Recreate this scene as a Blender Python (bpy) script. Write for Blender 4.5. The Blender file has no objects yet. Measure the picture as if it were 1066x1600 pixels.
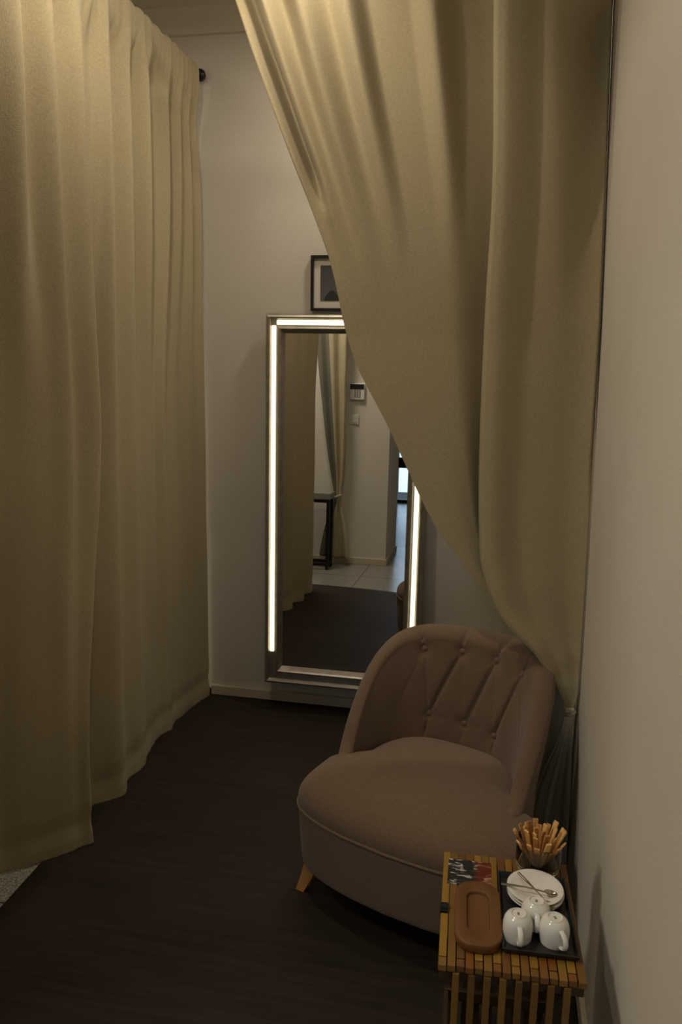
import bpy, bmesh, math, random
from mathutils import Vector, Matrix, noise
random.seed(7)
sc = bpy.context.scene
COL = sc.collection
PI = math.pi
R_ = math.radians

# ---------------------------------------------------------------- helpers
def tag(o, label=None, cat=None, group=None, kind=None):
    if label: o['label'] = label
    if cat: o['category'] = cat
    if group: o['group'] = group
    if kind: o['kind'] = kind
    return o

def empty(name, loc=(0, 0, 0), rz=0.0):
    o = bpy.data.objects.new(name, None)
    o.empty_display_size = 0.05
    COL.objects.link(o)
    o.location = loc
    o.rotation_euler = (0, 0, rz)
    return o

class MB:
    """collects shapes into one mesh"""
    def __init__(s):
        s.v = []; s.f = []; s.c = []; s.cur = None
    def add(s, vs, fs):
        n = len(s.v)
        s.v += [tuple(p) for p in vs]
        s.f += [tuple(i + n for i in f) for f in fs]
        s.c += [s.cur] * len(vs)
        return s
    def box(s, x0, x1, y0, y1, z0, z1, b=0.0, m=None):
        if b <= 0:
            vs = [(x, y, z) for z in (z0, z1) for y in (y0, y1) for x in (x0, x1)]
            fs = [(0, 2, 3, 1), (4, 5, 7, 6), (0, 1, 5, 4), (2, 6, 7, 3), (0, 4, 6, 2), (1, 3, 7, 5)]
        else:
            bm = bmesh.new()
            bmesh.ops.create_cube(bm, size=1.0)
            bmesh.ops.scale(bm, vec=(x1 - x0, y1 - y0, z1 - z0), verts=bm.verts)
            bmesh.ops.translate(bm, vec=((x0 + x1) / 2, (y0 + y1) / 2, (z0 + z1) / 2), verts=bm.verts)
            bmesh.ops.bevel(bm, geom=list(bm.edges), offset=b, segments=2, affect='EDGES', profile=0.5)
            bm.verts.ensure_lookup_table()
            vs = [v.co.copy() for v in bm.verts]
            fs = [tuple(v.index for v in f.verts) for f in bm.faces]
            bm.free()
        if m is not None:
            vs = [m @ Vector(p) for p in vs]
        return s.add(vs, fs)
    def lathe(s, prof, n=40, loc=(0, 0, 0), m=None):
        """prof: list of (r, z); r = 0 closes"""
        vs = []; rings = []
        for r, z in prof:
            if r < 1e-6:
                rings.append([len(vs)]); vs.append(Vector((loc[0], loc[1], loc[2] + z)))
            else:
                k = len(vs)
                rings.append(list(range(k, k + n)))
                for i in range(n):
                    a = 2 * PI * i / n
                    vs.append(Vector((loc[0] + r * math.cos(a), loc[1] + r * math.sin(a), loc[2] + z)))
        fs = []
        for A, B in zip(rings, rings[1:]):
            if len(A) == 1 and len(B) == 1: continue
            for i in range(n):
                j = (i + 1) % n
                if len(A) == 1: fs.append((A[0], B[j], B[i]))
                elif len(B) == 1: fs.append((A[i], A[j], B[0]))
                else: fs.append((A[i], A[j], B[j], B[i]))
        if m is not None: vs = [m @ p for p in vs]
        return s.add(vs, fs)
    def tube(s, pts, r, n=10, close=False, cap=True):
        pts = [Vector(p) for p in pts]
        N = len(pts)
        rr = r if isinstance(r, (list, tuple)) else [r] * N
        vs = []; fs = []
        up = None
        for i, p in enumerate(pts):
            if close: t = pts[(i + 1) % N] - pts[i - 1]
            else: t = pts[min(i + 1, N - 1)] - pts[max(i - 1, 0)]
            t.normalize()
            if up is None:
                up = Vector((0, 0, 1)) if abs(t.z) < 0.9 else Vector((1, 0, 0))
            a = (up - t * up.dot(t)).normalized()
            up = a
            b = t.cross(a)
            for k in range(n):
                an = 2 * PI * k / n
                vs.append(p + (a * math.cos(an) + b * math.sin(an)) * rr[i])
        M = N if close else N - 1
        for i in range(M):
            j = (i + 1) % N
            for k in range(n):
                l = (k + 1) % n
                fs.append((i * n + k, i * n + l, j * n + l, j * n + k))
        if cap and not close:
            fs.append(tuple(range(n - 1, -1, -1)))
            fs.append(tuple((N - 1) * n + k for k in range(n)))
        return s.add(vs, fs)
    def prism(s, outline, z0, z1):
        n = len(outline)
        vs = [(x, y, z0) for x, y in outline] + [(x, y, z1) for x, y in outline]
        fs = [tuple(range(n - 1, -1, -1)), tuple(range(n, 2 * n))]
        fs += [(i, (i + 1) % n, n + (i + 1) % n, n + i) for i in range(n)]
        return s.add(vs, fs)
    def build(s, name, mat, parent=None, smooth=None, loc=None, rz=None):
        me = bpy.data.meshes.new(name)
        me.from_pydata(s.v, [], s.f)
        me.validate()
        bm = bmesh.new(); bm.from_mesh(me)
        bmesh.ops.recalc_face_normals(bm, faces=bm.faces)
        bm.to_mesh(me); bm.free()
        if any(c is not None for c in s.c):
            at = me.color_attributes.new('tint', 'FLOAT_COLOR', 'POINT')
            for i, c in enumerate(s.c):
                c = c or (1, 1, 1)
                at.data[i].color = (c[0], c[1], c[2], 1)
        if smooth is not None:
            me.polygons.foreach_set('use_smooth', [True] * len(me.polygons))
            if smooth < 179:
                me.set_sharp_from_angle(angle=R_(smooth))
        me.materials.append(mat)
        o = bpy.data.objects.new(name, me)
        COL.objects.link(o)
        if parent: o.parent = parent
        if loc: o.location = loc
        if rz: o.rotation_euler = (0, 0, rz)
        return o

def grid(name, rows, mat, parent=None, smooth=179, thick=0.0):
    nr, nc = len(rows), len(rows[0])
    vs = [tuple(p) for r in rows for p in r]
    fs = [(i * nc + j, i * nc + j + 1, (i + 1) * nc + j + 1, (i + 1) * nc + j)
          for i in range(nr - 1) for j in range(nc - 1)]
    me = bpy.data.meshes.new(name)
    me.from_pydata(vs, [], fs)
    me.polygons.foreach_set('use_smooth', [True] * len(me.polygons))
    me.materials.append(mat)
    o = bpy.data.objects.new(name, me)
    COL.objects.link(o)
    if parent: o.parent = parent
    if thick:
        md = o.modifiers.new('cloth thickness', 'SOLIDIFY')
        md.thickness = thick; md.offset = 0
    return o

def lerp(a, b, t): return a + (b - a) * t
def sstep(a, b, x):
    t = max(0.0, min(1.0, (x - a) / (b - a)))
    return t * t * (3 - 2 * t)
def pchip(tab, x):
    """monotone-ish cubic through (x, y) pairs sorted by x"""
    n = len(tab)
    if x <= tab[0][0]: return tab[0][1]
    if x >= tab[-1][0]: return tab[-1][1]
    for i in range(n - 1):
        if x <= tab[i + 1][0]: break
    def sl(k):
        if k <= 0 or k >= n - 1: return 0.0
        d0 = (tab[k][1] - tab[k - 1][1]) / (tab[k][0] - tab[k - 1][0])
        d1 = (tab[k + 1][1] - tab[k][1]) / (tab[k + 1][0] - tab[k][0])
        if d0 * d1 <= 0: return 0.0
        return 2 * d0 * d1 / (d0 + d1)
    x0, y0 = tab[i]; x1, y1 = tab[i + 1]
    h = x1 - x0; t = (x - x0) / h
    m0, m1 = sl(i) * h, sl(i + 1) * h
    return ((2*t**3 - 3*t**2 + 1) * y0 + (t**3 - 2*t**2 + t) * m0 + (-2*t**3 + 3*t**2) * y1 + (t**3 - t**2) * m1)
def lint(tab, x):
    if x <= tab[0][0]: return tab[0][1]
    for (a, ya), (b, yb) in zip(tab, tab[1:]):
        if x <= b: return ya + (yb - ya) * (x - a) / (b - a)
    return tab[-1][1]

# ---------------------------------------------------------------- materials
def nodes(name):
    m = bpy.data.materials.new(name)
    m.use_nodes = True
    nt = m.node_tree
    bs = nt.nodes['Principled BSDF']
    return m, nt, bs
def N(nt, t, **kw):
    n = nt.nodes.new(t)
    for k, v in kw.items():
        if k in n.inputs: n.inputs[k].default_value = v
        else: setattr(n, k, v)
    return n
def plain(name, col, rough=0.5, metal=0.0, **kw):
    m, nt, bs = nodes(name)
    bs.inputs['Base Color'].default_value = (*col, 1)
    bs.inputs['Roughness'].default_value = rough
    bs.inputs['Metallic'].default_value = metal
    for k, v in kw.items(): bs.inputs[k].default_value = v
    # faint surface variation keeps it from looking like plastic
    tc = N(nt, 'ShaderNodeTexCoord')
    nz = N(nt, 'ShaderNodeTexNoise', Scale=60.0, Detail=3.0)
    nt.links.new(tc.outputs['Object'], nz.inputs['Vector'])
    mr = N(nt, 'ShaderNodeMapRange')
    mr.inputs['To Min'].default_value = max(0.0, rough - 0.05)
    mr.inputs['To Max'].default_value = min(1.0, rough + 0.05)
    nt.links.new(nz.outputs['Fac'], mr.inputs['Value'])
    nt.links.new(mr.outputs['Result'], bs.inputs['Roughness'])
    return m
def mottled(name, c1, c2, scale=8.0, rough=0.9, bump=0.0, bscale=200.0, detail=6.0, coord='Object', stretch=(1, 1, 1), spec=0.3, sheen=0.0):
    m, nt, bs = nodes(name)
    tc = N(nt, 'ShaderNodeTexCoord')
    mp = N(nt, 'ShaderNodeMapping'); mp.inputs['Scale'].default_value = stretch
    nt.links.new(tc.outputs[coord], mp.inputs['Vector'])
    nz = N(nt, 'ShaderNodeTexNoise', Scale=scale, Detail=detail)
    nt.links.new(mp.outputs['Vector'], nz.inputs['Vector'])
    cr = N(nt, 'ShaderNodeValToRGB')
    cr.color_ramp.elements[0].position = 0.3; cr.color_ramp.elements[0].color = (*c1, 1)
    cr.color_ramp.elements[1].position = 0.7; cr.color_ramp.elements[1].color = (*c2, 1)
    nt.links.new(nz.outputs['Fac'], cr.inputs['Fac'])
    nt.links.new(cr.outputs['Color'], bs.inputs['Base Color'])
    bs.inputs['Roughness'].default_value = rough
    bs.inputs['Specular IOR Level'].default_value = spec
    if sheen:
        bs.inputs['Sheen Weight'].default_value = sheen
        bs.inputs['Sheen Roughness'].default_value = 0.6
    if bump:
        n2 = N(nt, 'ShaderNodeTexNoise', Scale=bscale, Detail=4.0)
        nt.links.new(tc.outputs[coord], n2.inputs['Vector'])
        bp = N(nt, 'ShaderNodeBump', Strength=bump, Distance=0.002)
        nt.links.new(n2.outputs['Fac'], bp.inputs['Height'])
        nt.links.new(bp.outputs['Normal'], bs.inputs['Normal'])
    return m
def woven(name, c1, c2, sx, sz, bump=0.25, sheen=0.15, transl=None):
    """cloth: fine crossing threads from two wave textures plus slub noise"""
    m = mottled(name, c1, c2, scale=220.0, rough=0.95, detail=3.0, spec=0.1, sheen=sheen)
    nt = m.node_tree; bs = nt.nodes['Principled BSDF']
    tc = nt.nodes['Texture Coordinate']
    n1 = N(nt, 'ShaderNodeTexNoise', Scale=1.0, Detail=2.0)
    mp1 = N(nt, 'ShaderNodeMapping'); mp1.inputs['Scale'].default_value = (sx, sx, sz)
    n2 = N(nt, 'ShaderNodeTexNoise', Scale=1.0, Detail=2.0)
    mp2 = N(nt, 'ShaderNodeMapping'); mp2.inputs['Scale'].default_value = (sz, sz, sx)
    for a, b in ((mp1, n1), (mp2, n2)):
        nt.links.new(tc.outputs['Object'], a.inputs['Vector'])
        nt.links.new(a.outputs['Vector'], b.inputs['Vector'])
    ad = N(nt, 'ShaderNodeMath', operation='ADD')
    nt.links.new(n1.outputs['Fac'], ad.inputs[0]); nt.links.new(n2.outputs['Fac'], ad.inputs[1])
    bp = N(nt, 'ShaderNodeBump', Strength=bump, Distance=0.0015)
    nt.links.new(ad.outputs[0], bp.inputs['Height'])
    nt.links.new(bp.outputs['Normal'], bs.inputs['Normal'])
    return m

M = {}
M['wall'] = mottled('painted plaster', (0.60, 0.545, 0.465), (0.64, 0.585, 0.50), 3.0, 0.92, 0.35, 160.0)
M['ceiling'] = mottled('ceiling paint', (0.60, 0.55, 0.46), (0.64, 0.59, 0.50), 3.0, 0.95, 0.1, 150.0)
M['trim'] = mottled('baseboard paint', (0.50, 0.43, 0.31), (0.54, 0.47, 0.34), 10.0, 0.6)
M['curtain'] = woven('heavy beige curtain cloth', (0.345, 0.288, 0.175), (0.425, 0.352, 0.215), 500.0, 90.0, 0.35, 0.1)
M['lining'] = woven('curtain lining', (0.60, 0.57, 0.45), (0.68, 0.65, 0.52), 500.0, 90.0, 0.3, 0.05)
M['dark_lining'] = woven('grey-green lining', (0.14, 0.13, 0.095), (0.18, 0.165, 0.12), 500.0, 90.0, 0.3, 0.05)
M['chair'] = woven('mauve brown upholstery', (0.155, 0.100, 0.064), (0.206, 0.132, 0.085), 520.0, 260.0, 0.45, 0.2)
M['button'] = woven('button cloth', (0.18, 0.117, 0.08), (0.23, 0.15, 0.10), 520.0, 260.0, 0.4, 0.2)
M['beech'] = mottled('honey stained wood', (0.42, 0.20, 0.055), (0.52, 0.27, 0.08), 6.0, 0.4, 0.1, 80.0, stretch=(4, 4, 0.6))
M['black'] = plain('black metal', (0.012, 0.011, 0.010), 0.35, 0.4)
M['blackplastic'] = plain('black plastic', (0.010, 0.010, 0.011), 0.38)
M['tray'] = plain('black lacquer', (0.016, 0.016, 0.018), 0.33)
M['ceramic'] = plain('white glazed ceramic', (0.80, 0.77, 0.72), 0.12)
M['steel'] = plain('polished steel', (0.62, 0.58, 0.52), 0.2, 1.0)
M['frame'] = mottled('champagne silver leaf', (0.36, 0.325, 0.28), (0.47, 0.425, 0.37), 30.0, 0.38)
M['frame'].node_tree.nodes['Principled BSDF'].inputs['Metallic'].default_value = 0.85
M['mirror'] = plain('mirror silver', (0.72, 0.715, 0.70), 0.0, 1.0)
_b = M['mirror'].node_tree
for l in list(_b.links):
    if l.to_socket.name == 'Roughness': _b.links.remove(l)
_b.nodes['Principled BSDF'].inputs['Roughness'].default_value = 0.0
M['white'] = plain('white plastic', (0.66, 0.63, 0.57), 0.4)
M['paper'] = plain('off white mat board', (0.62, 0.57, 0.50), 0.9)
M['grey'] = mottled('grey laminate', (0.20, 0.19, 0.17), (0.25, 0.235, 0.21), 20.0, 0.5)
M['walnut'] = mottled('oiled brown wood', (0.130, 0.054, 0.017), (0.178, 0.076, 0.025), 5.0, 0.50, 0.1, 60.0, stretch=(9, 1.2, 9))

def led_mat():
    m, nt, bs = nodes('led diffuser')
    bs.inputs['Base Color'].default_value = (0.9, 0.85, 0.75, 1)
    bs.inputs['Emission Color'].default_value = (1.0, 0.92, 0.58, 1)
    bs.inputs['Emission Strength'].default_value = 1.7
    return m
M['led'] = led_mat()

def wood_floor():
    m, nt, bs = nodes('dark wood grain floor')
    tc = N(nt, 'ShaderNodeTexCoord')
    br = N(nt, 'ShaderNodeTexBrick')
    br.offset = 0.37
    br.inputs['Scale'].default_value = 1.0
    br.inputs['Brick Width'].default_value = 1.25
    br.inputs['Row Height'].default_value = 0.19
    br.inputs['Mortar Size'].default_value = 0.0012
    br.inputs['Color1'].default_value = (0.027, 0.020, 0.0145, 1)
    br.inputs['Color2'].default_value = (0.023, 0.017, 0.0125, 1)
    br.inputs['Mortar'].default_value = (0.015, 0.011, 0.008, 1)
    nt.links.new(tc.outputs['Object'], br.inputs['Vector'])
    mp = N(nt, 'ShaderNodeMapping'); mp.inputs['Scale'].default_value = (1.3, 22, 1)
    nt.links.new(tc.outputs['Object'], mp.inputs['Vector'])
    nz = N(nt, 'ShaderNodeTexNoise', Scale=2.6, Detail=7.0, Distortion=0.6)
    nt.links.new(mp.outputs['Vector'], nz.inputs['Vector'])
    cr = N(nt, 'ShaderNodeValToRGB')
    cr.color_ramp.elements[0].position = 0.3; cr.color_ramp.elements[0].color = (0.62, 0.60, 0.58, 1)
    cr.color_ramp.elements[1].position = 0.72; cr.color_ramp.elements[1].color = (1.35, 1.25, 1.15, 1)
    nt.links.new(nz.outputs['Fac'], cr.inputs['Fac'])
    mx = N(nt, 'ShaderNodeMix', data_type='RGBA', blend_type='MULTIPLY')
    mx.inputs[0].default_value = 1.0
    nt.links.new(br.outputs['Color'], mx.inputs[6]); nt.links.new(cr.outputs['Color'], mx.inputs[7])
    nt.links.new(mx.outputs[2], bs.inputs['Base Color'])
    bs.inputs['Roughness'].default_value = 0.62
    bs.inputs['Specular IOR Level'].default_value = 0.25
    bp = N(nt, 'ShaderNodeBump', Strength=0.15, Distance=0.002)
    nt.links.new(nz.outputs['Fac'], bp.inputs['Height'])
    nt.links.new(bp.outputs['Normal'], bs.inputs['Normal'])
    return m
M['floor'] = wood_floor()

def tile_floor():
    m, nt, bs = nodes('grey speckled floor tile')
    tc = N(nt, 'ShaderNodeTexCoord')
    br = N(nt, 'ShaderNodeTexBrick')
    br.offset = 0.0
    br.inputs['Scale'].default_value = 1.0
    br.inputs['Brick Width'].default_value = 0.45
    br.inputs['Row Height'].default_value = 0.45
    br.inputs['Mortar Size'].default_value = 0.004
    for k in ('Color1', 'Color2'): br.inputs[k].default_value = (0.27, 0.258, 0.235, 1)
    br.inputs['Mortar'].default_value = (0.08, 0.075, 0.07, 1)
    mp = N(nt, 'ShaderNodeMapping'); mp.inputs['Location'].default_value = (0.08, 0.05, 0)
    nt.links.new(tc.outputs['Object'], mp.inputs['Vector'])
    nt.links.new(mp.outputs['Vector'], br.inputs['Vector'])
    nz = N(nt, 'ShaderNodeTexNoise', Scale=150.0, Detail=4.0)
    nt.links.new(tc.outputs['Object'], nz.inputs['Vector'])
    cr = N(nt, 'ShaderNodeValToRGB')
    cr.color_ramp.elements[0].position = 0.38; cr.color_ramp.elements[0].color = (0.45, 0.45, 0.45, 1)
    cr.color_ramp.elements[1].position = 0.62; cr.color_ramp.elements[1].color = (1.35, 1.3, 1.25, 1)
    nt.links.new(nz.outputs['Fac'], cr.inputs['Fac'])
    mx = N(nt, 'ShaderNodeMix', data_type='RGBA', blend_type='MULTIPLY')
    mx.inputs[0].default_value = 1.0
    nt.links.new(br.outputs['Color'], mx.inputs[6]); nt.links.new(cr.outputs['Color'], mx.inputs[7])
    nt.links.new(mx.outputs[2], bs.inputs['Base Color'])
    bs.inputs['Roughness'].default_value = 0.22
    return m
M['tile'] = tile_floor()

def bamboo():
    m, nt, bs = nodes('bamboo slat wood')
    at = N(nt, 'ShaderNodeAttribute', attribute_name='tint')
    tc = N(nt, 'ShaderNodeTexCoord')
    mp = N(nt, 'ShaderNodeMapping'); mp.inputs['Scale'].default_value = (120, 6, 120)
    nt.links.new(tc.outputs['Object'], mp.inputs['Vector'])
    nz = N(nt, 'ShaderNodeTexNoise', Scale=1.0, Detail=4.0)
    nt.links.new(mp.outputs['Vector'], nz.inputs['Vector'])
    mr = N(nt, 'ShaderNodeMapRange')
    mr.inputs['To Min'].default_value = 0.75; mr.inputs['To Max'].default_value = 1.2
    nt.links.new(nz.outputs['Fac'], mr.inputs['Value'])
    mx = N(nt, 'ShaderNodeVectorMath', operation='SCALE')
    nt.links.new(at.outputs['Color'], mx.inputs[0]); nt.links.new(mr.outputs['Result'], mx.inputs['Scale'])
    nt.links.new(mx.outputs['Vector'], bs.inputs['Base Color'])
    bs.inputs['Roughness'].default_value = 0.38
    return m
M['bamboo'] = bamboo()

def biscuit():
    m, nt, bs = nodes('baked biscuit')
    oi = N(nt, 'ShaderNodeObjectInfo')
    tc = N(nt, 'ShaderNodeTexCoord')
    nz = N(nt, 'ShaderNodeTexNoise', Scale=55.0, Detail=5.0)
    nt.links.new(tc.outputs['Object'], nz.inputs['Vector'])
    ad = N(nt, 'ShaderNodeMath', operation='MULTIPLY_ADD')
    ad.inputs[1].default_value = 0.5
    nt.links.new(oi.outputs['Random'], ad.inputs[0]); nt.links.new(nz.outputs['Fac'], ad.inputs[2])
    cr = N(nt, 'ShaderNodeValToRGB')
    e = cr.color_ramp.elements
    e[0].position = 0.40; e[0].color = (0.34, 0.13, 0.03, 1)
    e[1].position = 0.95; e[1].color = (0.80, 0.47, 0.16, 1)
    nt.links.new(ad.outputs[0], cr.inputs['Fac'])
    nt.links.new(cr.outputs['Color'], bs.inputs['Base Color'])
    bs.inputs['Roughness'].default_value = 0.75
    bp = N(nt, 'ShaderNodeBump', Strength=0.4, Distance=0.002)
    nt.links.new(nz.outputs['Fac'], bp.inputs['Height'])
    nt.links.new(bp.outputs['Normal'], bs.inputs['Normal'])
    return m
M['biscuit'] = biscuit()

def glass(name, col=(1, 1, 1), rough=0.0, tint=0.9):
    m, nt, bs = nodes(name)
    bs.inputs['Base Color'].default_value = (col[0] * tint, col[1] * tint, col[2] * tint, 1)
    bs.inputs['Roughness'].default_value = rough
    bs.inputs['Transmission Weight'].default_value = 1.0
    bs.inputs['IOR'].default_value = 1.45
    return m
M['glass'] = glass('smoky clear glass', (0.86, 0.88, 0.86))
M['pane'] = glass('door pane', (0.9, 0.97, 1.0), 0.0, 1.0)

# ---------------------------------------------------------------- the room
XR, YB, ZC = 0.28, 3.21, 2.84
XL, YF = -2.6, -4.2        # far left wall, far end of the passage behind the camera
YK, XK = -0.055, -0.85     # short wall facing the mirror and its corner
def struct(name, mb, mat, label=None, smooth=None):
    o = mb.build(name, mat, smooth=smooth)
    o['kind'] = 'structure'
    if label: o['label'] = label
    return o
struct('wall_back', MB().box(XL, XR + .1, YB, YB + .1, 0, ZC), M['wall'])
struct('wall_right', MB().box(XR, XR + .1, YF - .1, YB, 0, ZC), M['wall'])
struct('wall_left', MB().box(XL - .1, XL, YF - .1, YB + .1, 0, ZC), M['wall'])
struct('wall_front', MB().box(XL, XK, YK - .66, YK, 0, ZC), M['wall'])
struct('ceiling', MB().box(XL - .1, XR + .1, YF - .1, YB + .1, ZC, ZC + .08), M['ceiling'])
struct('floor_tiles', MB().box(XL - .1, XR + .1, YF - .1, YB + .1, -.06, 0), M['tile'])
# dark wood-grain covering: a thin sheet with a slightly bowed front edge
front = [(-1.30 + 1.58 * i / 24, 0.78 + 0.26 * (i / 24) ** 1.6) for i in range(25)]
rows = []
for j in range(61):
    t = j / 60
    r = []
    for (x, y0) in front:
        y = lerp(y0, YB - .001, t)
        rip = 0.0022 * math.sin((y * 0.9 + x * 0.35) * 9 + 1.5 * math.sin(x * 3)) * sstep(2.9, 2.4, y) * sstep(-1.3, -1.0, x)
        r.append((x, y, 0.004 + max(0, rip)))
    rows.append(r)
fl = grid('floor', rows, M['floor'], thick=0.003)
fl['kind'] = 'structure'
# cornice between the back wall and the ceiling
pr = [(0, 0), (-.012, .004), (-.022, .022), (-.05, .05), (-.072, .062), (-.08, .075), (0, .075)]
mb = MB()
vs = [(x, YB + a, 2.765 + b) for x in (XL, XR) for a, b in pr]
n = len(pr)
mb.add(vs, [(i, (i + 1) % n, n + (i + 1) % n, n + i) for i in range(n)] + [tuple(range(n)), tuple(range(2 * n - 1, n - 1, -1))])
struct('trim_1', mb, M['ceiling'], smooth=40)
def baseboard(name, m):
    struct(name, m, M['trim'])
mb = MB()
mb.box(-1.222, XR, YB - .016, YB, 0.006, .052, .003)
baseboard('baseboard_back', mb)
mb = MB(); mb.box(-1.262, -1.223, YB - .02, YB, .006, .034, .003)
struct('trim_2', mb, M['blackplastic'], 'black end piece at the left end of the baseboard')
mb = MB(); mb.box(XR - .014, XR, 0.2, YB - .017, 0.006, .052, .003)
baseboard('baseboard_right', mb)
mb = MB(); mb.box(-1.9, XK + .012, YK, YK + .014, 0, .055, .003)
baseboard('baseboard_front', mb)
mb = MB(); mb.box(XK, XK + .012, YK - .66, YK - .001, 0, .055, .003)
baseboard('baseboard_corner', mb)
# glazed door at the end of the passage
dx0, dx1 = -1.375, -.12
d = empty('door_1', ((dx0 + dx1) / 2, YF, 0)); d['kind'] = 'structure'
w = (dx1 - dx0) / 2
mb = MB()
for a, b, c, e in ((-w, -w + .07, 0, 2.2), (w - .07, w, 0, 2.2), (-w + .07, w - .07, 0, .04), (-w + .07, w - .07, 2.11, 2.2), (-w + .07, w - .07, .47, .61)):
    mb.box(a, b, -.03, .03, c, e, .004)
mb.build('door_frame', M['black'], d)
MB().box(-w + .07, w - .07, -.004, .004, .61, 2.11).build('pane', M['pane'], d)
MB().box(-w + .07, w - .07, -.004, .004, .04, .47).build('pane', M['pane'], d)
mb = MB(); mb.tube([(w - .06, .035, 1.0), (w - .06, .07, 1.0), (w - .06, .07, 1.02), (w - .17, .07, 1.02)], .009)
mb.build('door_handle', M['steel'], d, smooth=40)
struct('wall_end', MB().box(XL, XR, YF - .06, YF + .06, 2.2, ZC).box(XL, dx0, YF - .06, YF + .06, 0, 2.2).box(dx1, XR, YF - .06, YF + .06, 0, 2.2), M['wall'])
struct('kerb', MB().box(-6, 5, YF - 2.2, YF - 1.5, -.04, .02), mottled('grey kerb stone', (0.16, 0.17, 0.18), (0.20, 0.21, 0.22), 4.0))
struct('pavement', MB().box(-6, 5, YF - 14, YF - .1, -.12, -.04), mottled('pale paving', (0.5, 0.5, 0.5), (0.6, 0.6, 0.6), 4.0))

# ---------------------------------------------------------------- left curtain on its black rod
RX, RZ = -1.215, 2.615
rod = empty('curtain_rod', (RX, 2.0, RZ))
tag(rod, 'black metal curtain rod carrying the long curtain on the left', 'curtain rod')
mb = MB(); mb.tube([(0, -1.12, 0), (0, 1.17, 0)], .010, 14)
mb.build('pole', M['black'], rod, smooth=50)
mb = MB(); mb.lathe([(0, -.023), (.010, -.021), (.018, -.013), (.022, 0), (.018, .013), (.010, .021), (0, .023)], 20, m=Matrix.Translation((0, 1.182, 0)))
mb.build('finial', M['black'], rod, smooth=180)
mb = MB(); mb.tube([(0, -1.12, 0), (0, -1.12, ZC - RZ)], .008, 12)
mb.build('ceiling_bracket', M['black'], rod, smooth=50)

# fold knots, rod end nearest the camera first: (y, x) near the rod, at half height, at the hem
KNOT = [((.934, -1.245), (.934, -1.25), (.934, -1.245)), ((1.03, -1.20), (1.02, -1.235), (1.02, -1.225)), ((1.15, -1.26), (1.14, -1.28), (1.14, -1.28)),
        ((1.28, -1.20), (1.26, -1.235), (1.26, -1.225)), ((1.40, -1.26), (1.38, -1.28), (1.38, -1.285)), ((1.52, -1.205), (1.50, -1.24), (1.50, -1.245)),
        ((1.62, -1.265), (1.65, -1.30), (1.62, -1.33)), ((1.74, -1.205), (1.76, -1.345), (1.74, -1.40)), ((1.82, -1.245), (1.88, -1.322), (1.849, -1.385)),
        ((1.915, -1.196), (1.97, -1.28), (1.905, -1.325)), ((1.99, -1.258), (2.03, -1.25), (1.955, -1.275)), ((2.06, -1.190), (2.09, -1.213), (2.00, -1.232)),
        ((2.14, -1.260), (2.145, -1.236), (2.025, -1.215)), ((2.211, -1.190), (2.202, -1.180), (2.052, -1.190)), ((2.25, -1.222), (2.235, -1.29), (2.09, -1.32)),
        ((2.30, -1.226), (2.27, -1.335), (2.15, -1.375)), ((2.335, -1.205), (2.325, -1.290), (2.235, -1.305)), ((2.358, -1.186), (2.385, -1.220), (2.328, -1.222)),
        ((2.44, -1.278), (2.46, -1.268), (2.43, -1.258)), ((2.514, -1.192), (2.55, -1.234), (2.52, -1.243)), ((2.575, -1.276), (2.62, -1.270), (2.61, -1.265)),
        ((2.64, -1.190), (2.70, -1.250), (2.70, -1.277)), ((2.735, -1.276), (2.75, -1.262), (2.76, -1.282)), ((2.826, -1.200), (2.79, -1.235), (2.83, -1.260)),
        ((2.885, -1.254), (2.86, -1.257), (2.90, -1.274)), ((2.94, -1.205), (2.93, -1.246), (2.96, -1.260)), ((3.00, -1.250), (3.00, -1.256), (3.02, -1.257)),
        ((3.06, -1.212), (3.07, -1.237), (3.08, -1.245)), ((3.12, -1.246), (3.12, -1.238), (3.13, -1.236)), ((3.176, -1.216), (3.176, -1.222), (3.176, -1.225))]
_prof = {}
def profile(z):
    k = round(z, 5)
    if k not in _prof:
        a, b = sstep(1.45, 0.25, z), sstep(1.25, 2.30, z)
        _prof[k] = [tuple(lerp(lerp(m[i], q[i], a), t[i], b) for i in (0, 1)) for t, m, q in KNOT]
    return _prof[k]
def curtain_x(y, z):
    x = pchip(profile(z), y)
    # gathers drawn tight on the rod
    g = sstep(2.40, 2.56, z)
    fine = 0.010 * math.sin(y * 96 + 2.0 * math.sin(y * 17)) + 0.004 * math.sin(y * 171 + 1)
    x = lerp(x, RX + 0.017 + (x - RX) * 0.22 + fine * 0.75, g)
    if z > 2.5: x = max(x, lerp(x, RX + .0145, sstep(2.5, 2.56, z)))
    # slow wander and little rumples
    x += 0.006 * noise.noise(Vector((y * 5, z * 1.3, 3.1))) * (1 - g)
    x += 0.0035 * noise.noise(Vector((y * 16, z * 3.5, 9.0))) * sstep(2.5, 0.3, z)
    x += 0.006 * noise.noise(Vector((y * 20, z * 9, 1.0))) * sstep(0.16, 0.03, z) * sstep(1.9, 2.2, y)
    return x
ys = [0.934 + (3.175 - 0.934) * i / 620 for i in range(621)]
zs = [0.008, 0.012, 0.02, 0.035] + [0.05 + 2.55 * i / 95 for i in range(96)]
def pull(y, z):                                  # the top corner is drawn back along the rod, clear of the finial
    return y - 0.060 * sstep(2.95, 3.175, y) * sstep(2.1, 2.58, z)
rows = []
for z in zs:
    r = []
    for y in ys:
        hem = 0.004 if abs(z - 0.085) < 0.02 else 0.0
        r.append((curtain_x(y, z) - hem - 0.004 * sstep(3.0, 3.17, y) * sstep(2.4, 2.6, z), pull(y, z), z))
    rows.append(r)
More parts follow.
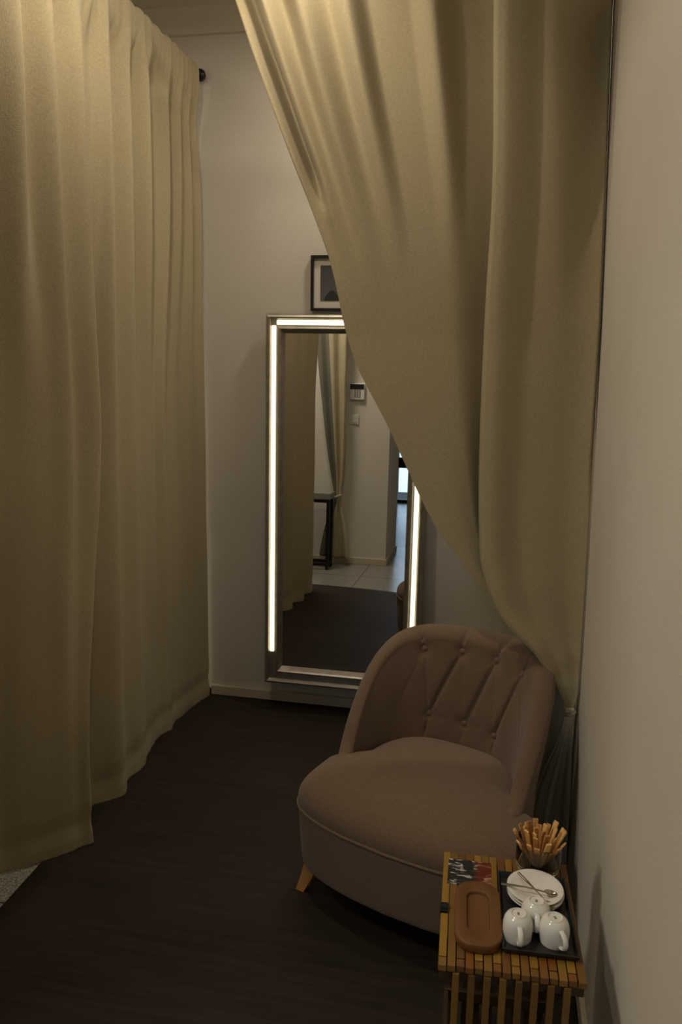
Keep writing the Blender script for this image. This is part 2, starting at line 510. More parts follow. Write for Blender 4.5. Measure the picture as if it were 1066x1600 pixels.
# sleeve that wraps over the rod
for k in range(1, 13):
    a = PI * k / 12
    r = []
    for y in ys:
        f = 0.004 * math.sin(y * 96 + 2.0 * math.sin(y * 17))
        xo = curtain_x(y, 2.6) - RX
        rr = max(.0145, abs(xo))
        r.append((RX + (rr - 0.004 * sstep(3.0, 3.17, y)) * math.cos(a), pull(y, 2.6), 2.605 + (0.024 + f) * math.sin(a) + 0.012 * (k / 12)))
    rows.append(r)
lc = empty('curtain', (RX, 2.05, 0))
tag(lc, 'long floor-length beige curtain hanging closed from the black rod on the left side', 'curtain')
o = grid('cloth', [[(p[0] - RX, p[1] - 2.05, p[2]) for p in r] for r in rows], M['curtain'], lc, thick=0.0022)

# ---------------------------------------------------------------- tied-back curtain on the right
LT = sorted([(2.66, -0.87), (2.591, -0.841), (2.412, -0.77), (2.205, -0.683), (1.979, -0.585), (1.82, -0.52), (1.56, -0.444), (1.329, -0.315), (1.175, -0.234), (1.051, -0.162),
             (0.952, -0.082), (0.874, -0.018), (0.824, 0.021), (0.761, 0.076), (0.706, 0.137), (0.621, 0.2), (0.564, 0.232), (0.535, 0.242)])
FT = sorted([(2.66, -0.075), (2.519, -0.07), (1.951, -0.047), (1.687, -0.049), (1.508, -0.048), (1.256, -0.043), (1.076, -0.034), (0.961, -0.022), (0.904, -0.004), (0.833, 0.028),
             (0.778, 0.074), (0.724, 0.134), (0.641, 0.196), (0.585, 0.227), (0.535, 0.246)])
RT = sorted([(2.66, 0.250), (2.518, 0.252), (2.093, 0.265), (1.656, 0.272), (1.298, 0.273), (0.939, 0.273), (0.606, 0.272), (0.535, 0.262)])
YT = [(0.3, 2.20), (.5, 2.20), (.9, 2.25), (1.6, 2.38), (2.7, 2.52)]
NU = 300
PLEAT = [(0, -.008), (.05, .012), (.105, -.044), (.170, .024), (.25, -.048), (.34, .024), (.42, -.042), (.50, .020), (.64, .022), (.735, -.032), (.82, .014), (1.0, 0)]
def tied_row(z):
    L, F, Rr, Y = pchip(LT, z), pchip(FT, z), pchip(RT, z), lint(YT, z)
    near = sstep(0.535, 0.80, z)                # all folds die at the tie
    hid = F + 0.035 * near                      # left panel runs on behind the fold
    L = min(L, F + 0.004)
    up = sstep(1.25, 2.45, z)
    r = []
    for i in range(NU + 1):
        u = i / NU
        if u < 0.60:
            t = u / 0.60
            x = lerp(L, hid, t)
            y = Y + near * (0.012 + 0.055 * sstep(0.70, 1.0, t))
            # pleats fanning out of the rod, fading downward
            up2 = sstep(1.72, 2.50, z)
            y += up2 * pchip(PLEAT, t)
            # turned-back side edge: the edge strip stands off in front of a dark hollow
            e = sstep(1.95, 2.12, z) * (1 - 0.55 * sstep(2.35, 2.62, z))
            y += e * 0.075 * math.exp(-((t - 0.070) / 0.030) ** 2) - e * 0.016 * math.exp(-((t - 0.010) / 0.02) ** 2)
            # deep hollow beside the fold lower down
            y += 0.020 * near * sstep(0.35, 0.85, t) * sstep(1.5, 1.0, z)
        elif u < 0.66:
            t = (u - 0.60) / 0.06
            x = lerp(hid, F, t) + 0.012 * near * math.sin(PI * t)
            y = Y + near * lerp(0.067, -0.030, sstep(0, 1, t))
        else:
            t = (u - 0.66) / 0.34
            x = lerp(F, Rr, t)
            rr = 0.018 * near
            y = Y + near * pchip([(0, -.030), (.05, -.052), (.10, -.056), (.42, -.004), (.60, .004), (1, .002)], t)
            x -= 0.006 * near * math.sin(PI * min(1, t / 0.08))
            y += near * 0.012 * math.sin(2 * PI * t * 1.5) * t
            y += up * 0.009 * math.sin(2 * PI * (t * 2.2 + 0.35)) * sstep(0.15, 0.4, t)
            x += (0.2783 - Rr) * sstep(0.70, 0.95, t) * sstep(1.1, 1.6, z)
            y += (lint([(1.65, 0.0), (2.1, .09), (2.6, .20)], z)) * sstep(0.45, 1.0, t) + 0.05 * sstep(0.975, 1.0, t) * sstep(1.1, 1.6, z)
        y += 0.004 * noise.noise(Vector((x * 6, z * 2.5, 0.3)))
        y += 0.008 * noise.noise(Vector((x * 22, z * 16, 5.0))) * sstep(0.86, 0.62, z) * sstep(0.53, 0.57, z)
        r.append((x, y, z))
    return r
rows = [tied_row(0.537 + (2.66 - 0.537) * (j / 150)) for j in range(151)]
rc = empty('curtain', (0.2, 2.35, 0))
tag(rc, 'heavy beige curtain on the right, pulled aside and tied at the right wall', 'curtain')
o = grid('cloth', [[(p[0] - .2, p[1] - 2.35, p[2]) for p in r] for r in rows], M['curtain'], rc, thick=0.0024)
# tail below the tie: hangs between chair and wall
rows = []
for j in range(61):
    t = j / 60
    z = lerp(0.555, 0.012, t)
    spread = sstep(0, 0.75, t)
    xl = lerp(0.240, 0.172, spread); xr = lerp(0.264, 0.275, spread)
    yl = lerp(2.205, 2.275, sstep(0, .6, t)); yr = lerp(2.205, 2.225, sstep(0, .5, t))
    r = []
    for i in range(81):
        u = i / 80
        x = lerp(xl, xr, u); y = lerp(yl, yr, u)
        y += 0.020 * spread * math.sin(2 * PI * (u * 1.8 + .1)) + 0.006 * spread * math.sin(2 * PI * u * 4)
        x += 0.004 * spread * math.sin(2 * PI * (u * 4.4))
        r.append((min(x, .2765) - .2, y - 2.35, z))
    rows.append(r)
o = grid('tail', rows, M['lining'], rc, thick=0.0024)
o['label'] = 'darker grey-olive tail of the curtain hanging below the tie'
rows = []
for j in range(41):
    t = j / 40
    z = lerp(0.60, 0.012, t)
    r = []
    for i in range(41):
        u = i / 40
        x = lerp(.135, .2775, u)
        y = lerp(2.318, 2.305, u) + 0.008 * math.sin(2 * PI * u * 2.5) * sstep(0, .3, t) + lerp(0, -.03, sstep(.25, 0, t) * sstep(.5, 1, u))
        r.append((x - .2, y - 2.35, z))
    rows.append(r)
grid('tail', rows, M['lining'], rc, thick=0.0024)['label'] = 'rear layer of the hanging tail'
mb = MB()
pts = []
for i in range(24):
    a = 2 * PI * i / 24
    pts.append((0.253 + .0145 * math.cos(a) - .2, 2.203 + .014 * math.sin(a) - 2.35, 0.540 + .005 * math.cos(a)))
mb.tube(pts, .0035, 8, close=True)
mb.build('tieback', M['curtain'], rc, smooth=180)
rod2 = empty('curtain_rod', (-0.3, 2.52, 2.69))
tag(rod2, 'black rod above the tied-back curtain on the right', 'curtain rod')
MB().tube([(-.62, 0, 0), (.575, 0, 0)], .010, 14).build('pole', M['black'], rod2, smooth=50)

# ---------------------------------------------------------------- full-length mirror with light strip
TILT = R_(1.62)
mw, mh = 0.672, 1.571
mir = empty('wall_mirror', (-0.603, 3.1135, 0.134))
mir.rotation_euler = (-TILT, 0, 0)
tag(mir, 'tall framed mirror with glowing light strip leaning on the back wall behind the chair', 'mirror')
prof = [(0, .018), (0, -.012), (.005, -.022), (.013, -.025), (.019, -.021), (.023, -.012), (.049, -.012), (.052, -.018), (.058, -.021), (.064, -.016), (.070, -.004), (.075, .006), (.075, .018)]
mb = MB()
vs = []
for o_, y in prof:
    vs += [(-mw / 2 + o_, y, o_), (mw / 2 - o_, y, o_), (mw / 2 - o_, y, mh - o_), (-mw / 2 + o_, y, mh - o_)]
fs = []
for k in range(len(prof) - 1):
    for i in range(4):
        j = (i + 1) % 4
        fs.append((k * 4 + i, k * 4 + j, (k + 1) * 4 + j, (k + 1) * 4 + i))
mb.add(vs, fs)
mb.build('frame', M['frame'], mir)
MB().box(-mw / 2 + .074, mw / 2 - .074, .008, .014, .074, mh - .074).build('glass', M['mirror'], mir)
MB().box(-mw / 2 + .004, mw / 2 - .004, .0145, .020, .004, mh - .004).build('backing', M['black'], mir)
for s in (-1, 1):
    mb = MB(); xx = s * (mw / 2 - .034)
    mb.box(xx - .0095, xx + .0095, -.018, -.0115, .145, mh - .046, .003)
    mb.build('light_strip', M['led'], mir)
mb = MB(); mb.box(-mw / 2 + .046, mw / 2 - .046, -.018, -.0115, mh - .0435, mh - .0245, .003)
mb.build('light_strip', M['led'], mir)
for s in (-1, 1):     # stand-off pads between the back of the mirror and the wall
    mb = MB(); mb.box(s * .24 - .02, s * .24 + .02, .02, .094, .03, .07, .003)
    mb.build('spacer', M['black'], mir)
    mb = MB(); mb.box(s * .24 - .012, s * .24 + .012, .02, .0525, mh - .10, mh - .04)
    mb.build('hanger', M['black'], mir)

# ---------------------------------------------------------------- framed print above the mirror
pf = empty('picture_frame', (-0.681, 3.21, 1.719))
tag(pf, 'small black framed monochrome print on the back wall above the mirror', 'picture')
fw_, fh_ = 0.168, 0.216
mb = MB()
vs = []
pr2 = [(0, 0), (0, -.022), (.011, -.022), (.011, -.008), (.011, 0)]
for o_, y in pr2:
    vs += [(-fw_ / 2 + o_, y, o_), (fw_ / 2 - o_, y, o_), (fw_ / 2 - o_, y, fh_ - o_), (-fw_ / 2 + o_, y, fh_ - o_)]
mb.add(vs, [(k * 4 + i, k * 4 + (i + 1) % 4, (k + 1) * 4 + (i + 1) % 4, (k + 1) * 4 + i) for k in range(len(pr2) - 1) for i in range(4)])
mb.build('frame', M['black'], pf)
MB().box(-fw_ / 2 + .010, fw_ / 2 - .010, -.008, -.002, .010, fh_ - .010).build('mat', M['paper'], pf)
pm, nt, bs = nodes('monochrome print')
tc = N(nt, 'ShaderNodeTexCoord')
sx = N(nt, 'ShaderNodeSeparateXYZ'); nt.links.new(tc.outputs['Object'], sx.inputs[0])
cr = N(nt, 'ShaderNodeValToRGB')
cr.color_ramp.elements[0].position = 0.04; cr.color_ramp.elements[0].color = (0.10, 0.097, 0.096, 1)
cr.color_ramp.elements[1].position = 0.18; cr.color_ramp.elements[1].color = (0.045, 0.044, 0.046, 1)
nt.links.new(sx.outputs['Z'], cr.inputs['Fac']); nt.links.new(cr.outputs['Color'], bs.inputs['Base Color'])
bs.inputs['Roughness'].default_value = 0.6
pt = MB().box(-.046, .046, -.0095, -.0082, .040, .178).build('print', pm, pf)
mb = MB()      # dark rounded silhouette at the foot of the print
ol = [(-.030, .0405), (-.028, .052), (-.022, .062), (-.016, .070), (-.008, .078), (.002, .081), (.012, .079), (.020, .070), (.026, .060), (.031, .050), (.034, .0405)]
mb.add([(x, -.0100, z) for x, z in ol] + [(x, -.0096, z) for x, z in ol],
       [tuple(range(len(ol))), tuple(range(2 * len(ol) - 1, len(ol) - 1, -1))] + [(i, (i + 1) % len(ol), len(ol) + (i + 1) % len(ol), len(ol) + i) for i in range(len(ol))])
mb.build('silhouette', plain('print black', (0.018, 0.016, 0.016), 0.6), pt)

# ---------------------------------------------------------------- armchair
#CHAIR_BEGIN
CH = dict(x=-0.200, y=1.865, rz=-20.0)
ZS, ZW = 0.355, 0.70          # height of the wings at the front, height of the back
def back_h(th):
    q = abs(th) / 90.0
    return 0.385 + (ZW - 0.385) * max(0.0, 1 - q ** 4.6) ** 0.62
def back_in(th, z):
    a = R_(th)
    k = max(0.0, z - 0.36)
    s, c = math.sin(a), math.cos(a)
    ss = math.copysign(abs(s) ** 0.9, s); cc = abs(c) ** 0.80
    return (0.238 * ss * (1 + 0.26 * k), 0.160 + 0.262 * cc + 0.26 * k * cc + 0.30 * k * (1 - cc), z)
def back_out(th, z):
    a = R_(th)
    k = max(0.0, z - 0.20)
    s, c = math.sin(a), math.cos(a)
    ss = math.copysign(abs(s) ** 0.9, s); cc = abs(c) ** 0.80
    k2 = max(0.0, z - 0.36)
    return (0.284 * ss * (1 + 0.26 * k2), 0.160 + 0.357 * cc + 0.20 * k * cc + 0.30 * k2 * (1 - cc), z)
#CHAIR_END
ch = empty('armchair', (CH['x'], CH['y'], 0.0045), R_(CH['rz']))
tag(ch, 'low mauve-brown upholstered chair with button-tufted curved back and wooden feet', 'armchair')
UP = [(-34, .637), (-7, .640), (15, .638), (40, .632)]
LO = [(-25, .445), (0, .432), (23, .427)]
SC = 0.30                      # metres per radian on the inner face, for distances
def flat(th, z): return (R_(th) * SC, z)
SEG = []
def seg(a, b, depth, wd): SEG.append((flat(*a), flat(*b), depth, wd))
for i, b in enumerate(UP):
    seg(b, (b[0] + (-4, 0, 4, 9)[i], 0.71), 0.016, 0.006)
for i in range(3):
    seg(UP[i + 1], LO[i], 0.017, 0.0065)
    seg(LO[i], (LO[i][0] + (-2, -1, 1)[i], 0.36), 0.013, 0.006)
seg(UP[0], LO[0], 0.009, 0.006); seg(UP[1], LO[1], 0.004, 0.006); seg(UP[2], LO[2], 0.003, 0.006)
seg(LO[0], (LO[0][0] + 12, .44), 0.004, .006); seg(LO[1], (LO[1][0] + 12, .44), 0.004, .006)
seg(UP[3], (62, .48), .003, .008); seg(UP[0], (-48, .50), .003, .008)
def tuft(th, z):
    p = flat(th, z)
    d = 0.0
    for a, b, dep, wd in SEG:
        vx, vy = b[0] - a[0], b[1] - a[1]
        t = max(0, min(1, ((p[0] - a[0]) * vx + (p[1] - a[1]) * vy) / (vx * vx + vy * vy)))
        q = math.hypot(p[0] - a[0] - vx * t, p[1] - a[1] - vy * t)
        d = max(d, dep * math.exp(-q / wd))
    for b in UP + LO:
        q = flat(*b)
        r = math.hypot(p[0] - q[0], p[1] - q[1])
        d = max(d, 0.020 * math.exp(-(r / 0.020) ** 1.3))
    return d
NT = 200
loops = []
def back_loop(th, shrink=1.0, fwd=0.0, drop=0.0, fine=True):
    h = back_h(th) - drop
    pts = []
    z0 = 0.10
    def pair(z):
        i, o = Vector(back_in(th, z)), Vector(back_out(th, z))
        m = (i + o) / 2
        i = m + (i - m) * shrink; o = m + (o - m) * shrink
        i.y -= fwd; o.y -= fwd
        return i, o
    i, o = pair(h)
    T = (o - i).length
    capz = h - min(T * 0.5, 0.035)
    NI, NC, NO = 90, 14, 30
    for k in range(NI):
        z = lerp(z0, capz, k / (NI - 1))
        i, o = pair(z)
        n = (i - o).normalized()
        bulge = 0.018 * math.sin(PI * max(0, min(1, (z - 0.33) / (h - 0.30)))) * shrink * sstep(88, 60, abs(th))
        d = tuft(th, z) * sstep(0.36, 0.40, z) * sstep(80, 66, abs(th)) if fine else 0
        pts.append(i + n * (bulge - d))
    i, o = pair(capz)
    last = pts[-1]
    for k in range(1, NC):
        a = PI * k / NC
        m = (last + o) / 2
        hv = (last - o) / 2
        p = m + hv * math.cos(a) + Vector((0, 0, (h - capz) * math.sin(a)))
        if fine:
            dd = tuft(th, lerp(capz, 0.71, min(1, k / 4))) * max(0, math.cos(a * .8))
            p.z -= dd * 0.8
        pts.append(p)
    for k in range(NO):
        z = lerp(capz, z0, k / (NO - 1))
        i, o = pair(z)
        pts.append(o)
    return pts
for k in range(6):             # rounded front edge of each wing
    a = PI / 2 * (1 - k / 6)
    loops.append(back_loop(-90, max(0.03, math.cos(a)), 0.042 * math.sin(a), 0.02 * (1 - math.cos(a)), False))
for k in range(NT + 1):
    loops.append(back_loop(-90 + 180 * k / NT))
for k in range(5, -1, -1):
    a = PI / 2 * (1 - k / 6)
    loops.append(back_loop(90, max(0.03, math.cos(a)), 0.042 * math.sin(a), 0.02 * (1 - math.cos(a)), False))
mb = MB()
npts = len(loops[0])
vs = [p for l in loops for p in l]
fs = []
for a in range(len(loops) - 1):
    for b in range(npts):
        c = (b + 1) % npts
        fs.append((a * npts + b, a * npts + c, (a + 1) * npts + c, (a + 1) * npts + b))
fs.append(tuple(range(npts - 1, -1, -1)))
fs.append(tuple((len(loops) - 1) * npts + k for k in range(npts)))
mb.add(vs, fs)
mb.build('backrest', M['chair'], ch, smooth=180)
for (th, z) in UP + LO:
    i, o = Vector(back_in(th, z)), Vector(back_out(th, z))
    n = (i - o).normalized()
    bulge = 0.018 * math.sin(PI * max(0, min(1, (z - 0.33) / (back_h(th) - 0.30))))
    p = i + n * (bulge - 0.0165)
    rot = n.to_track_quat('Z', 'Y').to_matrix().to_4x4()
    mb = MB()
    mb.lathe([(0.0105, -.004), (.0105, .001), (.0092, .0045), (.006, .0068), (0, .0078)], 20, m=Matrix.Translation(p) @ rot)
    mb.build('button', M['button'], ch, smooth=180)

# seat outline (bowed front, rounded front corners)
def seat_outline(grow=0.0, n=160):
    pts = []
    W = 0.342 + grow
    for i in range(n):
        a = 2 * PI * i / n
        s, c = math.sin(a), math.cos(a)
        e = 0.36 if c > 0 else 0.55
        x = W * math.copysign(abs(s) ** e, s)
        if c > 0:      # front half, toward -y
            y = 0.17 - (0.195 + grow) * abs(c) ** 0.36 - 0.052 * (1 - (x / W) ** 2)
        else:
            y = 0.17 + (0.30 + grow) * abs(c) ** 0.8
        if y > 0.17:
            x *= lerp(1.0, 0.74, min(1, (y - 0.17) / 0.09))
        pts.append((x, y))
    return pts
mb = MB()
vs = []; fs = []
levels = [(0.098, -0.016), (0.104, -0.010), (0.12, -0.008), (0.20, -0.003), (0.270, 0.0), (0.284, 0.0), (0.287, -.006)]
K = 160
for z, g in levels: vs += [(x, y, z) for x, y in seat_outline(g)]
for a in range(len(levels) - 1):
    for b in range(K):
        c = (b + 1) % K
        fs.append((a * K + b, a * K + c, (a + 1) * K + c, (a + 1) * K + b))
fs.append(tuple(range(K - 1, -1, -1))); fs.append(tuple((len(levels) - 1) * K + b for b in range(K)))
mb.add(vs, fs)
mb.build('seat_base', M['chair'], ch, smooth=50)
mb = MB(); mb.tube([(x, y, .286) for x, y in seat_outline(.0015)], .0042, 8, close=True)
mb.build('welt', M['chair'], ch, smooth=180)
# seat cushion: domed top that swells over the welt
mb = MB(); vs = []; fs = []
ol0 = seat_outline(0.0)
cx_, cy_ = 0.0, 0.17
RG = 36
for k in range(RG + 1):
    a = (PI / 2) * k / RG
    for (x, y) in ol0:
        r = math.cos(a) ** 0.50 if k < RG else 0.0
        zz = 0.287 + 0.112 * math.sin(a) ** 0.95
        sw = 1 + 0.018 * math.sin(min(1.0, a / 0.9) * PI)
        zz += 0.004 * noise.noise(Vector((x * r * 5, y * r * 5, .5))) * (k / RG)
        vs.append((cx_ + (x - cx_) * r * sw, cy_ + (y - cy_) * r * sw, zz))
for k in range(RG):
    for b in range(K):
        c = (b + 1) % K
        fs.append((k * K + b, k * K + c, (k + 1) * K + c, (k + 1) * K + b))
fs.append(tuple(range(K - 1, -1, -1)))
mb.add(vs, fs)
o = mb.build('seat_cushion', M['chair'], ch, smooth=180)
bm = bmesh.new(); bm.from_mesh(o.data); bmesh.ops.remove_doubles(bm, verts=bm.verts, dist=1e-5); bm.to_mesh(o.data); bm.free()
for (lx, ly, ox, oy) in ((-.285, .045, -.030, -.030), (.285, .045, .030, -.030), (-.20, .43, -.02, .03), (.20, .43, .02, .03)):
    mb = MB()
    L_ = []
    for t in (0, .15, .5, .85, 1):
        wd = lerp(.024, .013, t)
        cx2, cy2 = lx + ox * t ** 1.3, ly + oy * t ** 1.3
        z = lerp(.100, 0, t)
        L_.append([(cx2 - wd, cy2 - wd, z), (cx2 + wd, cy2 - wd, z), (cx2 + wd, cy2 + wd, z), (cx2 - wd, cy2 + wd, z)])
    vs = [p for l in L_ for p in l]
    fs = [(a * 4 + b, a * 4 + (b + 1) % 4, (a + 1) * 4 + (b + 1) % 4, (a + 1) * 4 + b) for a in range(4) for b in range(4)] + [(0, 1, 2, 3), (16, 17, 18, 19)]
    mb.add(vs, fs)
    o = mb.build('leg', M['beech'], ch, smooth=35)
    o['label'] = 'tapered honey-coloured wooden foot'

# ---------------------------------------------------------------- slatted bamboo side table
TZ = 0.46
tb = empty('side_table', (0.074, 1.425, 0.0045), R_(2.0))
tag(tb, 'small slatted bamboo side table holding the tray and cups beside the chair', 'table')
TW, TY0, TY1 = 0.133, -0.165, 0.172
tints = [(.3050, .1624, .0197), (.1968, .0984, .0172), (.1476, .0640, .0148), (.2066, .0738, .0098), (.3247, .1771, .0246), (.2312, .1181, .0197), (.2755, .1427, .0197), (.1624, .0689, .0148),
         (.2706, .1328, .0197), (.1870, .0886, .0148), (.2854, .1427, .0197), (.1968, .0787, .0123), (.2066, .0738, .0098), (.2460, .1279, .0197), (.3050, .1624, .0246), (.1771, .0836, .0148)]
mb = MB(); lp = MB(); bk = MB()
sw_ = 2 * TW / 16
top_z = TZ - .0045
for i in range(16):
    x0 = -TW + i * sw_ + .0010; x1 = -TW + (i + 1) * sw_ - .0010
    mb.cur = tints[i]
    if i == 0:
        mb.box(x0, x1, TY0 + .022, -.028, top_z - .013, top_z, .0012)
        mb.box(x0, x1, .000, TY1, top_z - .013, top_z, .0012)
        mb.cur = tints[5]; mb.box(x0, x1, TY0, TY0 + .0205, top_z - .014, top_z - .001, .0012)
    elif i % 2 == 0:
        mb.box(x0, x1, TY0 + .022, TY1 - .002, top_z - .013, top_z, .0012)
        mb.cur = tints[(i + 5) % 16]; mb.box(x0, x1, TY0 + .003, TY0 + .0205, top_z - .014, top_z - .001, .0012)
    else:
        mb.box(x0, x1, TY0, TY1, top_z - .013, top_z, .0012)
mb.build('tabletop', M['bamboo'], tb)
for (yy, nm) in ((TY0 + .0195, 'cross_rail'), (TY1 - .030, 'cross_rail')):
    r = MB(); r.cur = (.05, .026, .007)  # rail tint darkened to carry the shade under the tabletop
    r.box(-TW + .003, TW - .003, yy - .008, yy + .008, top_z - .040, top_z - .0135, .002)
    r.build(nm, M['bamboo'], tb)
for s in (-1, 1):
    yy = TY0 + .0045 if s < 0 else TY1 - .014
    lg = MB()
    for k in range(8):
        i = 2 * k + 1
        xc = -.099 + k * .0283
        lg.cur = [(.2094, .1122, .0187), (.1421, .0711, .0150), (.1720, .0898, .0187), (.2169, .1159, .0187), (.1272, .0636, .0131), (.1646, .0823, .0150), (.1571, .0785, .0150), (.1870, .0972, .0187)][k]
        if s > 0: lg.cur = (.05, .025, .006)  # rear slats tinted near black: shade behind the front slats, put into the colour
        lg.box(xc - .0062, xc + .0062, yy - .006, yy + .006, 0, top_z - .0145, .0012)
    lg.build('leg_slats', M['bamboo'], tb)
    rl = MB(); rl.cur = (.04, .02, .006)  # leg rails darkened the same way, shade in the tint
    rl.box(-.118, .118, yy - s * .0125 - .006, yy - s * .0125 + .006, .10, .128, .002)
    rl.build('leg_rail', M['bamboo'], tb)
for s in (-1, 1):
    rl = MB(); rl.cur = (.04, .02, .006)  # side rails share the shaded tint
    rl.box(s * (TW - .02) - .006, s * (TW - .02) + .006, TY0 + .020, TY1 - .032, .10, .126, .002)
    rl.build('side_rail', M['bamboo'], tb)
mb = MB(); mb.tube([(-TW - .001, -.014, top_z - .001), (-TW + sw_ - .002, -.014, top_z - .001)], .0115, 18)
o = mb.build('hinge', M['black'], tb, smooth=50); o['label'] = 'dark round hinge barrel on the left edge'

TOP = TZ + 0.0002
# black tray ---------------------------------------------------------------
def Rz(p, o, a):
    c, s = math.cos(a), math.sin(a)
    return (o[0] + p[0] * c - p[1] * s, o[1] + p[0] * s + p[1] * c)
tr = empty('serving_tray', (0.1275, 1.4205, TOP), R_(2.5))
tag(tr, 'black rectangular tray with a low rim under the upturned cups and saucers', 'tray')
mb = MB(); mb.box(-.064, .064, -.108, .108, 0, .005, .0015); mb.build('tray_base', M['tray'], tr)
mb = MB()
vs = []
for o_, z in ((-.003, .004), (-.006, .013), (-.003, .0135), (.001, .0055), (.001, .004)):
    w_, h_ = .064 - o_, .108 - o_
    vs += [(-w_, -h_, z), (w_, -h_, z), (w_, h_, z), (-w_, h_, z)]
fs = [(k * 4 + i, k * 4 + (i + 1) % 4, ((k + 1) % 5) * 4 + (i + 1) % 4, ((k + 1) % 5) * 4 + i) for k in range(5) for i in range(4)]
mb.add(vs, fs); mb.build('rim', M['tray'], tr)
# saucers -------------------------------------------------------------------
sp = MB()
spf = [(0, .0), (.026, .0), (.030, .0012), (.047, .0085), (.0555, .0125), (.0562, .0138), (.0548, .0142), (.046, .0112), (.030, .0042), (.024, .0036), (.0225, .0026), (0, .0026)]
sp.lathe(spf, 56)
sx_, sy_ = .128, 1.468
SZ = TOP + .0052
sau = []
for k, lab in enumerate(('white saucer at the bottom of the stack of three on the black tray', 'white saucer in the middle of the stack of three on the black tray', 'white saucer on top of the stack with two spoons lying on it')):
    if k == 0: o = sp.build('saucer', M['ceramic'], None, smooth=60)
    else:
        o = sau[0].copy(); COL.objects.link(o)
    o.location = (sx_ + (0, .0012, -.0006)[k], sy_ + (0, -.0012, .001)[k], SZ + k * .0062)
    tag(o, lab, 'saucer', 'stack of white saucers on the tray')
    sau.append(o)
# cups, upside down ------------------------------------------------------------
def cup_body():
    m_ = MB()
    H_ = .050
    outer = [(.0268, 0), (.0272, .006), (.0282, .018), (.0280, .028), (.0262, .037), (.0225, .044), (.0175, .0475), (.0150, .0492), (.0142, .0505), (.0128, .0502), (.0120, .0482), (.006, .0478), (0, .0478)]
    inner = [(.0, .0445), (.014, .0445), (.0205, .0415), (.0242, .036), (.0260, .028), (.0262, .018), (.0252, .006), (.0250, 0)]
    prof_ = list(reversed(outer)) + list(reversed(inner))
    m_.lathe(prof_ + [], 48)
    return m_
def add_cup(loc, hz, lab):
    t = empty('espresso_cup', loc, hz)
    tag(t, lab, 'cup', 'upturned white espresso cups on the tray')
    return t
hp = []
for i in range(17):
    a = PI * i / 16
    hp.append((0.0262 + .0175 * math.sin(a), 0, .022 + .0155 * math.cos(a)))
hp[0] = (.0255, 0, .0385); hp[-1] = (.0255, 0, .0060)
def handle_mesh():
    m_ = MB(); vs = []; fs = []
    n_ = 10
    for i, p in enumerate(hp):
        a = PI * i / 16
        dr = Vector((math.sin(a), 0, math.cos(a)))
        for k in range(n_):
            an = 2 * PI * k / n_
            vs.append(Vector(p) + dr * .0026 * math.cos(an) + Vector((0, 1, 0)) * .0052 * math.sin(an))
    for i in range(16):
        for k in range(n_):
            l = (k + 1) % n_
            fs.append((i * n_ + k, i * n_ + l, (i + 1) * n_ + l, (i + 1) * n_ + k))
    fs.append(tuple(range(n_))); fs.append(tuple(16 * n_ + k for k in range(n_)))
    m_.add(vs, fs)
    return m_
cz = TOP + .0052
c0 = None
for (loc, hz, lab) in (((.0905, 1.352, cz), -84, 'upturned white espresso cup nearest the brown wooden dish'),
                       ((.1585, 1.356, cz), -66, 'upturned white espresso cup at the tray corner nearest the right wall'),
                       ((.1255, 1.396, cz), -88, 'upturned white espresso cup touching the saucer stack, behind the other two')):
    t = add_cup(loc, R_(hz), lab)
    if c0 is None:
        b0 = cup_body().build('cup_body', M['ceramic'], t, smooth=50)
        h0 = handle_mesh().build('handle', M['ceramic'], t, smooth=180)
        dm = MB(); dm.box(-.0042, .0032, -.0022, .0022, .0479, .0482, 0)
        m0 = dm.build('base_mark', M['grey'], t)
        c0 = t
    else:
        for q in (b0, h0, m0):
            c = q.copy(); COL.objects.link(c); c.parent = t
# spoons -----------------------------------------------------------------------
def spoon(name, loc, rz, tilt, lab):
    t = empty(name, loc, rz)
    t.rotation_euler = (0, tilt, rz)
    tag(t, lab, 'spoon', 'teaspoons on the top saucer')
    m_ = MB()
    pts = [(0, 0, 0), (.02, 0, .001), (.045, 0, .0025), (.070, 0, .002), (.086, 0, .0005)]
    wds = [.0034, .0030, .0018, .0015, .0020]
    vs = []; fs = []
    for (x, y, z), w_ in zip(pts, wds):
        vs += [(x, -w_, z), (x, w_, z), (x, w_ * .7, z + .0016), (x, -w_ * .7, z + .0016)]
    for i in range(4):
        for k in range(4):
            fs.append((i * 4 + k, i * 4 + (k + 1) % 4, (i + 1) * 4 + (k + 1) % 4, (i + 1) * 4 + k))
    fs += [(0, 1, 2, 3), (16, 17, 18, 19)]
    m_.add(vs, fs)
    m_.build('stem', M['steel'], t, smooth=60)
    m_ = MB(); vs = []; fs = []
    for k in range(7):
        for j in range(20):
            a = 2 * PI * j / 20
            r = k / 6
            vs.append((.0985 + .0135 * r * math.cos(a), .0088 * r * math.sin(a) * (1 - .18 * math.cos(a)), -.0022 + .0040 * r * r))
    for k in range(6):
        for j in range(20):
            l = (j + 1) % 20
            fs.append((k * 20 + j, k * 20 + l, (k + 1) * 20 + l, (k + 1) * 20 + j))
    m_.add(vs, fs)
    o = m_.build('bowl', M['steel'], t, smooth=180)
    md = o.modifiers.new('thickness', 'SOLIDIFY'); md.thickness = .0009
    return t
tz = SZ + .0124 + .0142
spoon('teaspoon', (.059, 1.4585, tz + .0032), R_(-1), R_(3.2), 'silver teaspoon whose handle sticks out over the left edge of the saucer')
spoon('teaspoon', (.094, 1.500, tz + .0044), R_(-53), R_(5.5), 'silver teaspoon lying diagonally across the saucer toward the front cups')
